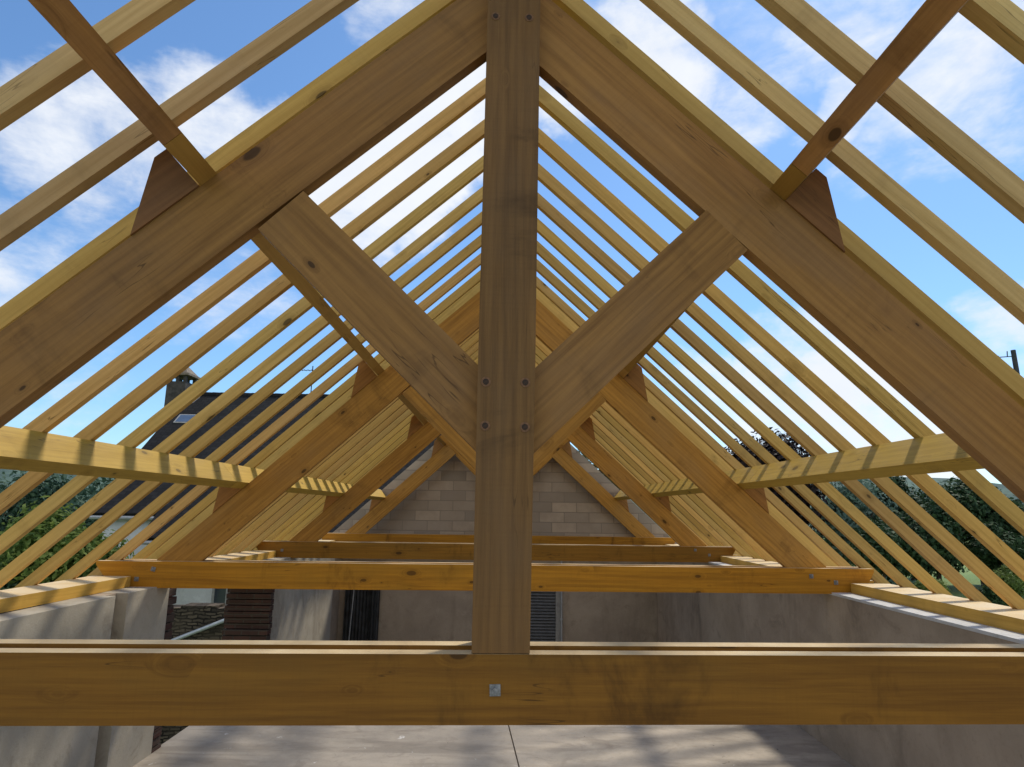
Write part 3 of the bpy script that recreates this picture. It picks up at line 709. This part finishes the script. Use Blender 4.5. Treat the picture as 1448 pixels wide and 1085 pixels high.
def window(x0, x1, z0, z1):
    bm = bmesh.new()
    for a0, a1, c0, c1 in ((x0, x0+.07, z0, z1), (x1-.07, x1, z0, z1), (x0+.07, x1-.07, z0, z0+.07), (x0+.07, x1-.07, z1-.07, z1), ((x0+x1)/2-.03, (x0+x1)/2+.03, z0+.07, z1-.07)):
        p = hp(a0, 17.09, c0); q = hp(a1, 17.15, c1); box_bm(bm, p[0], q[0], p[1], q[1], p[2], q[2])
    f = mesh_obj('window', bm, M_FRAME, h)
    bm = bmesh.new(); p = hp(x0+.06, 17.12, z0+.06); q = hp(x1-.06, 17.148, z1-.06); box_bm(bm, p[0], q[0], p[1], q[1], p[2], q[2])
    mesh_obj('pane', bm, M_GLASS, f)
window(-8.30, -7.45, -2.95, -1.55); window(-5.2, -4.3, -2.9, -1.4); window(-1.8, -.9, -2.9, -1.4); window(-11.2, -10.4, -3.0, -1.7)
# aerial
t = thing('television_aerial', 'thin television aerial standing on the slate roof ridge', 'aerial', (-7.40, 22, 4.66))
bm = bmesh.new(); cyl_bm(bm, (0, 0, 0), (0, 0, 1.15), .022, n=6); mesh_obj('mast', bm, M_DARK, t)
bm = bmesh.new(); cyl_bm(bm, (-.45, 0, .98), (.35, 0, .98), .012, n=5)
for i in range(6): cyl_bm(bm, (-.42+i*.14, -.16, .98), (-.42+i*.14, .16, .98), .008, n=5)
mesh_obj('antenna', bm, M_DARK, t)

# stone garden wall seen through the opening, with a sloping pale rail
o = box('stone_wall', -9.2, -3.75, 9.9, 10.3, -4.62, -1.38, M_STONE, None, .03)
bm = bmesh.new(); rr = random.Random(5); x = -9.2
while x < -3.9:
    L = rr.uniform(.16, .42); box_bm(bm, x+6.475, min(x+L, -3.76)+6.475, -.2+rr.uniform(-.02, .02), .2, 1.62, 1.62+rr.uniform(.03, .13)); x += L+.006
mesh_obj('coping_stones', bm, M_STONE, o, .015)
tag(o, 'old rubble stone wall outside the opening in the left wall', 'wall')
bm = bmesh.new(); v = (1.05, 0, .42); cyl_bm(bm, (0, 0, 0), v, .034, n=8)
o = mesh_obj('handrail', bm, M_PIPE); o.location = (-5.90, 9.80, -1.90); tag(o, 'pale sloping rail against the rubble stone wall', 'rail')
bm = bmesh.new(); cyl_bm(bm, (.1, .04, .04), (.1, .10, .04), .015, n=6); cyl_bm(bm, (.95, .04, .38), (.95, .10, .38), .015, n=6)
mesh_obj('rail_bracket', bm, M_PIPE, o)

# ------------------------------------------------------------------ camera
cam = bpy.data.cameras.new('camera'); co = bpy.data.objects.new('camera', cam); link(co)
r_ = Vector((0.9998061, -0.0130828, 0.0147160)); u_ = Vector((-0.0169558, -0.1920546, 0.9812377)); F_ = Vector((0.0100110, 0.9812970, 0.1922392))
M = Matrix([[r_.x, u_.x, -F_.x], [r_.y, u_.y, -F_.y], [r_.z, u_.z, -F_.z]]).to_4x4(); M.translation = (.0022, -2.3642, .4864)
co.matrix_world = M
cam.sensor_fit = 'HORIZONTAL'; cam.sensor_width = 36.0; cam.lens = 915.75/1448*36.0
cam.clip_start = .05; cam.clip_end = 3000
scene.camera = co

# ------------------------------------------------------------------ daylight
SUN = Vector((.74, 1.0, 1.88)).normalized()
el = math.asin(SUN.z); rot = math.atan2(SUN.x, SUN.y)
sd = bpy.data.lights.new('sun', 'SUN'); sd.energy = 2.1; sd.angle = math.radians(5.0); sd.color = (1.0, .93, .80)
so = bpy.data.objects.new('sun', sd); link(so); so.rotation_euler = SUN.to_track_quat('Z', 'Y').to_euler(); so.location = SUN*40
world = bpy.data.worlds.new('World'); scene.world = world; world.use_nodes = True
nt = NT(world.node_tree); nt.n.clear()
sky = nt.add('ShaderNodeTexSky', sky_type='NISHITA'); sky.sun_disc = False; sky.sun_elevation = el; sky.sun_rotation = rot
sky.air_density = 1.0; sky.dust_density = .4; sky.ozone_density = 1.6; sky.altitude = 100
dirv = nt.add('ShaderNodeTexCoord').outputs['Generated']
BL = [(-0.527, 0.723, 0.447, 0.093, 0.66), (-0.459, 0.762, 0.458, 0.082, 0.64), (-0.392, 0.776, 0.494, 0.082, 0.74), (-0.349, 0.797, 0.493, 0.055, 0.7), (-0.49, 0.773, 0.404, 0.098, 0.42), (-0.591, 0.765, 0.257, 0.098, 0.55), (-0.549, 0.822, 0.154, 0.164, 0.32), (-0.601, 0.789, 0.129, 0.131, 0.35), (-0.118, 0.775, 0.621, 0.076, 0.5), (-0.167, 0.749, 0.642, 0.055, 0.5), (-0.081, 0.814, 0.575, 0.076, 1.0), (-0.163, 0.85, 0.502, 0.109, 1.0), (-0.253, 0.868, 0.427, 0.098, 0.9), (-0.367, 0.875, 0.315, 0.098, 0.5), (-0.495, 0.839, 0.225, 0.142, 0.25), (-0.052, 0.846, 0.53, 0.066, 0.8), (0.078, 0.813, 0.578, 0.066, 0.8), (0.121, 0.763, 0.634, 0.066, 0.6), (0.199, 0.776, 0.598, 0.098, 0.98), (0.278, 0.791, 0.545, 0.087, 0.7), (0.326, 0.732, 0.598, 0.087, 0.55), (0.413, 0.689, 0.595, 0.087, 0.80), (0.441, 0.717, 0.539, 0.066, 0.48), (0.42, 0.75, 0.511, 0.055, 0.7), (0.501, 0.687, 0.527, 0.098, 0.68), (0.526, 0.646, 0.553, 0.087, 0.64), (0.562, 0.673, 0.481, 0.087, 0.4), (0.484, 0.741, 0.466, 0.087, 0.4), (0.413, 0.883, 0.223, 0.076, 0.7), (0.47, 0.865, 0.175, 0.087, 0.95), (0.514, 0.846, 0.143, 0.076, 0.8), (0.381, 0.915, 0.137, 0.098, 0.7), (0.547, 0.833, 0.082, 0.087, 0.8), (0.299, 0.943, 0.15, 0.087, 0.6), (0.61, 0.755, 0.24, 0.055, 0.7), (0.601, 0.774, 0.2, 0.066, 0.35), (0.491, 0.868, 0.074, 0.109, 0.7), (0.26, 0.96, 0.109, 0.076, 0.6)]
warp = nt.add('ShaderNodeTexNoise'); nt.put(warp.inputs['Vector'], dirv); warp.inputs['Scale'].default_value = 7.0; warp.inputs['Detail'].default_value = 5; warp.inputs['Roughness'].default_value = .6
wd = nt.vmath('ADD', dirv, nt.vmath('MULTIPLY', nt.vmath('SUBTRACT', warp.outputs['Color'], (.5, .5, .5)), (.16, .16, .12)))
wd = nt.vmath('NORMALIZE', wd)
acc = 0.0
for x, y, z, rad, wgt in BL:
    dp = nt.vmath('DOT_PRODUCT', wd, (x, y, z))
    f = nt.ramp(dp, math.cos(rad*1.45), math.cos(rad*.15), 0.0, wgt)
    acc = nt.math('MAXIMUM', acc, f) if acc != 0.0 else f
n1 = nt.noise(nt.vmath('MULTIPLY', dirv, (1, 1, 1.8)), 5.0, 8, .62, .35)
n2 = nt.noise(nt.vmath('MULTIPLY', dirv, (1, 1, 2.2)), 17.0, 6, .6, .2)
sepd = nt.add('ShaderNodeSeparateXYZ'); nt.put(sepd.inputs[0], dirv)
lowc = nt.ramp(sepd.outputs['Z'], .02, .30, .45, .0)
field = nt.math('ADD', nt.math('MULTIPLY', acc, .62), nt.math('ADD', nt.math('MULTIPLY', n1, .75), nt.math('MULTIPLY', n2, .36)))
field = nt.math('ADD', field, nt.math('MULTIPLY', lowc, .12))
# a large bright cloud bank added unseen behind the viewer to brighten facing timber
fill_bank = nt.math('MULTIPLY', nt.ramp(sepd.outputs['Y'], .12, -.45), nt.ramp(sepd.outputs['Z'], -.02, .12))
field = nt.math('ADD', field, nt.math('MULTIPLY', fill_bank, .42))
cover = nt.ramp(field, .72, 1.16, 0.0, .97)
shade = nt.ramp(nt.noise(dirv, 9.0, 5, .6), .35, .7, .78, 1.0)
ccol = nt.mix(shade, c4((4.3, 4.7, 5.4)), c4((6.1, 6.3, 6.6)))
ccol = nt.mix(fill_bank, ccol, c4((8.0, 8.1, 8.3)))
skyc = nt.mix(1.0, sky.outputs[0], c4((.70, .92, 1.08)), 'MULTIPLY')
final = nt.mix(cover, skyc, ccol)
bg = nt.add('ShaderNodeBackground'); nt.put(bg.inputs['Color'], final); bg.inputs['Strength'].default_value = .105
wo = nt.add('ShaderNodeOutputWorld'); nt.l.new(bg.outputs[0], wo.inputs['Surface'])

scene.view_settings.view_transform = 'Standard'; scene.view_settings.look = 'None'
scene.view_settings.exposure = 0.58; scene.view_settings.gamma = 1.0
scene.cycles.max_bounces = 8; scene.cycles.diffuse_bounces = 5
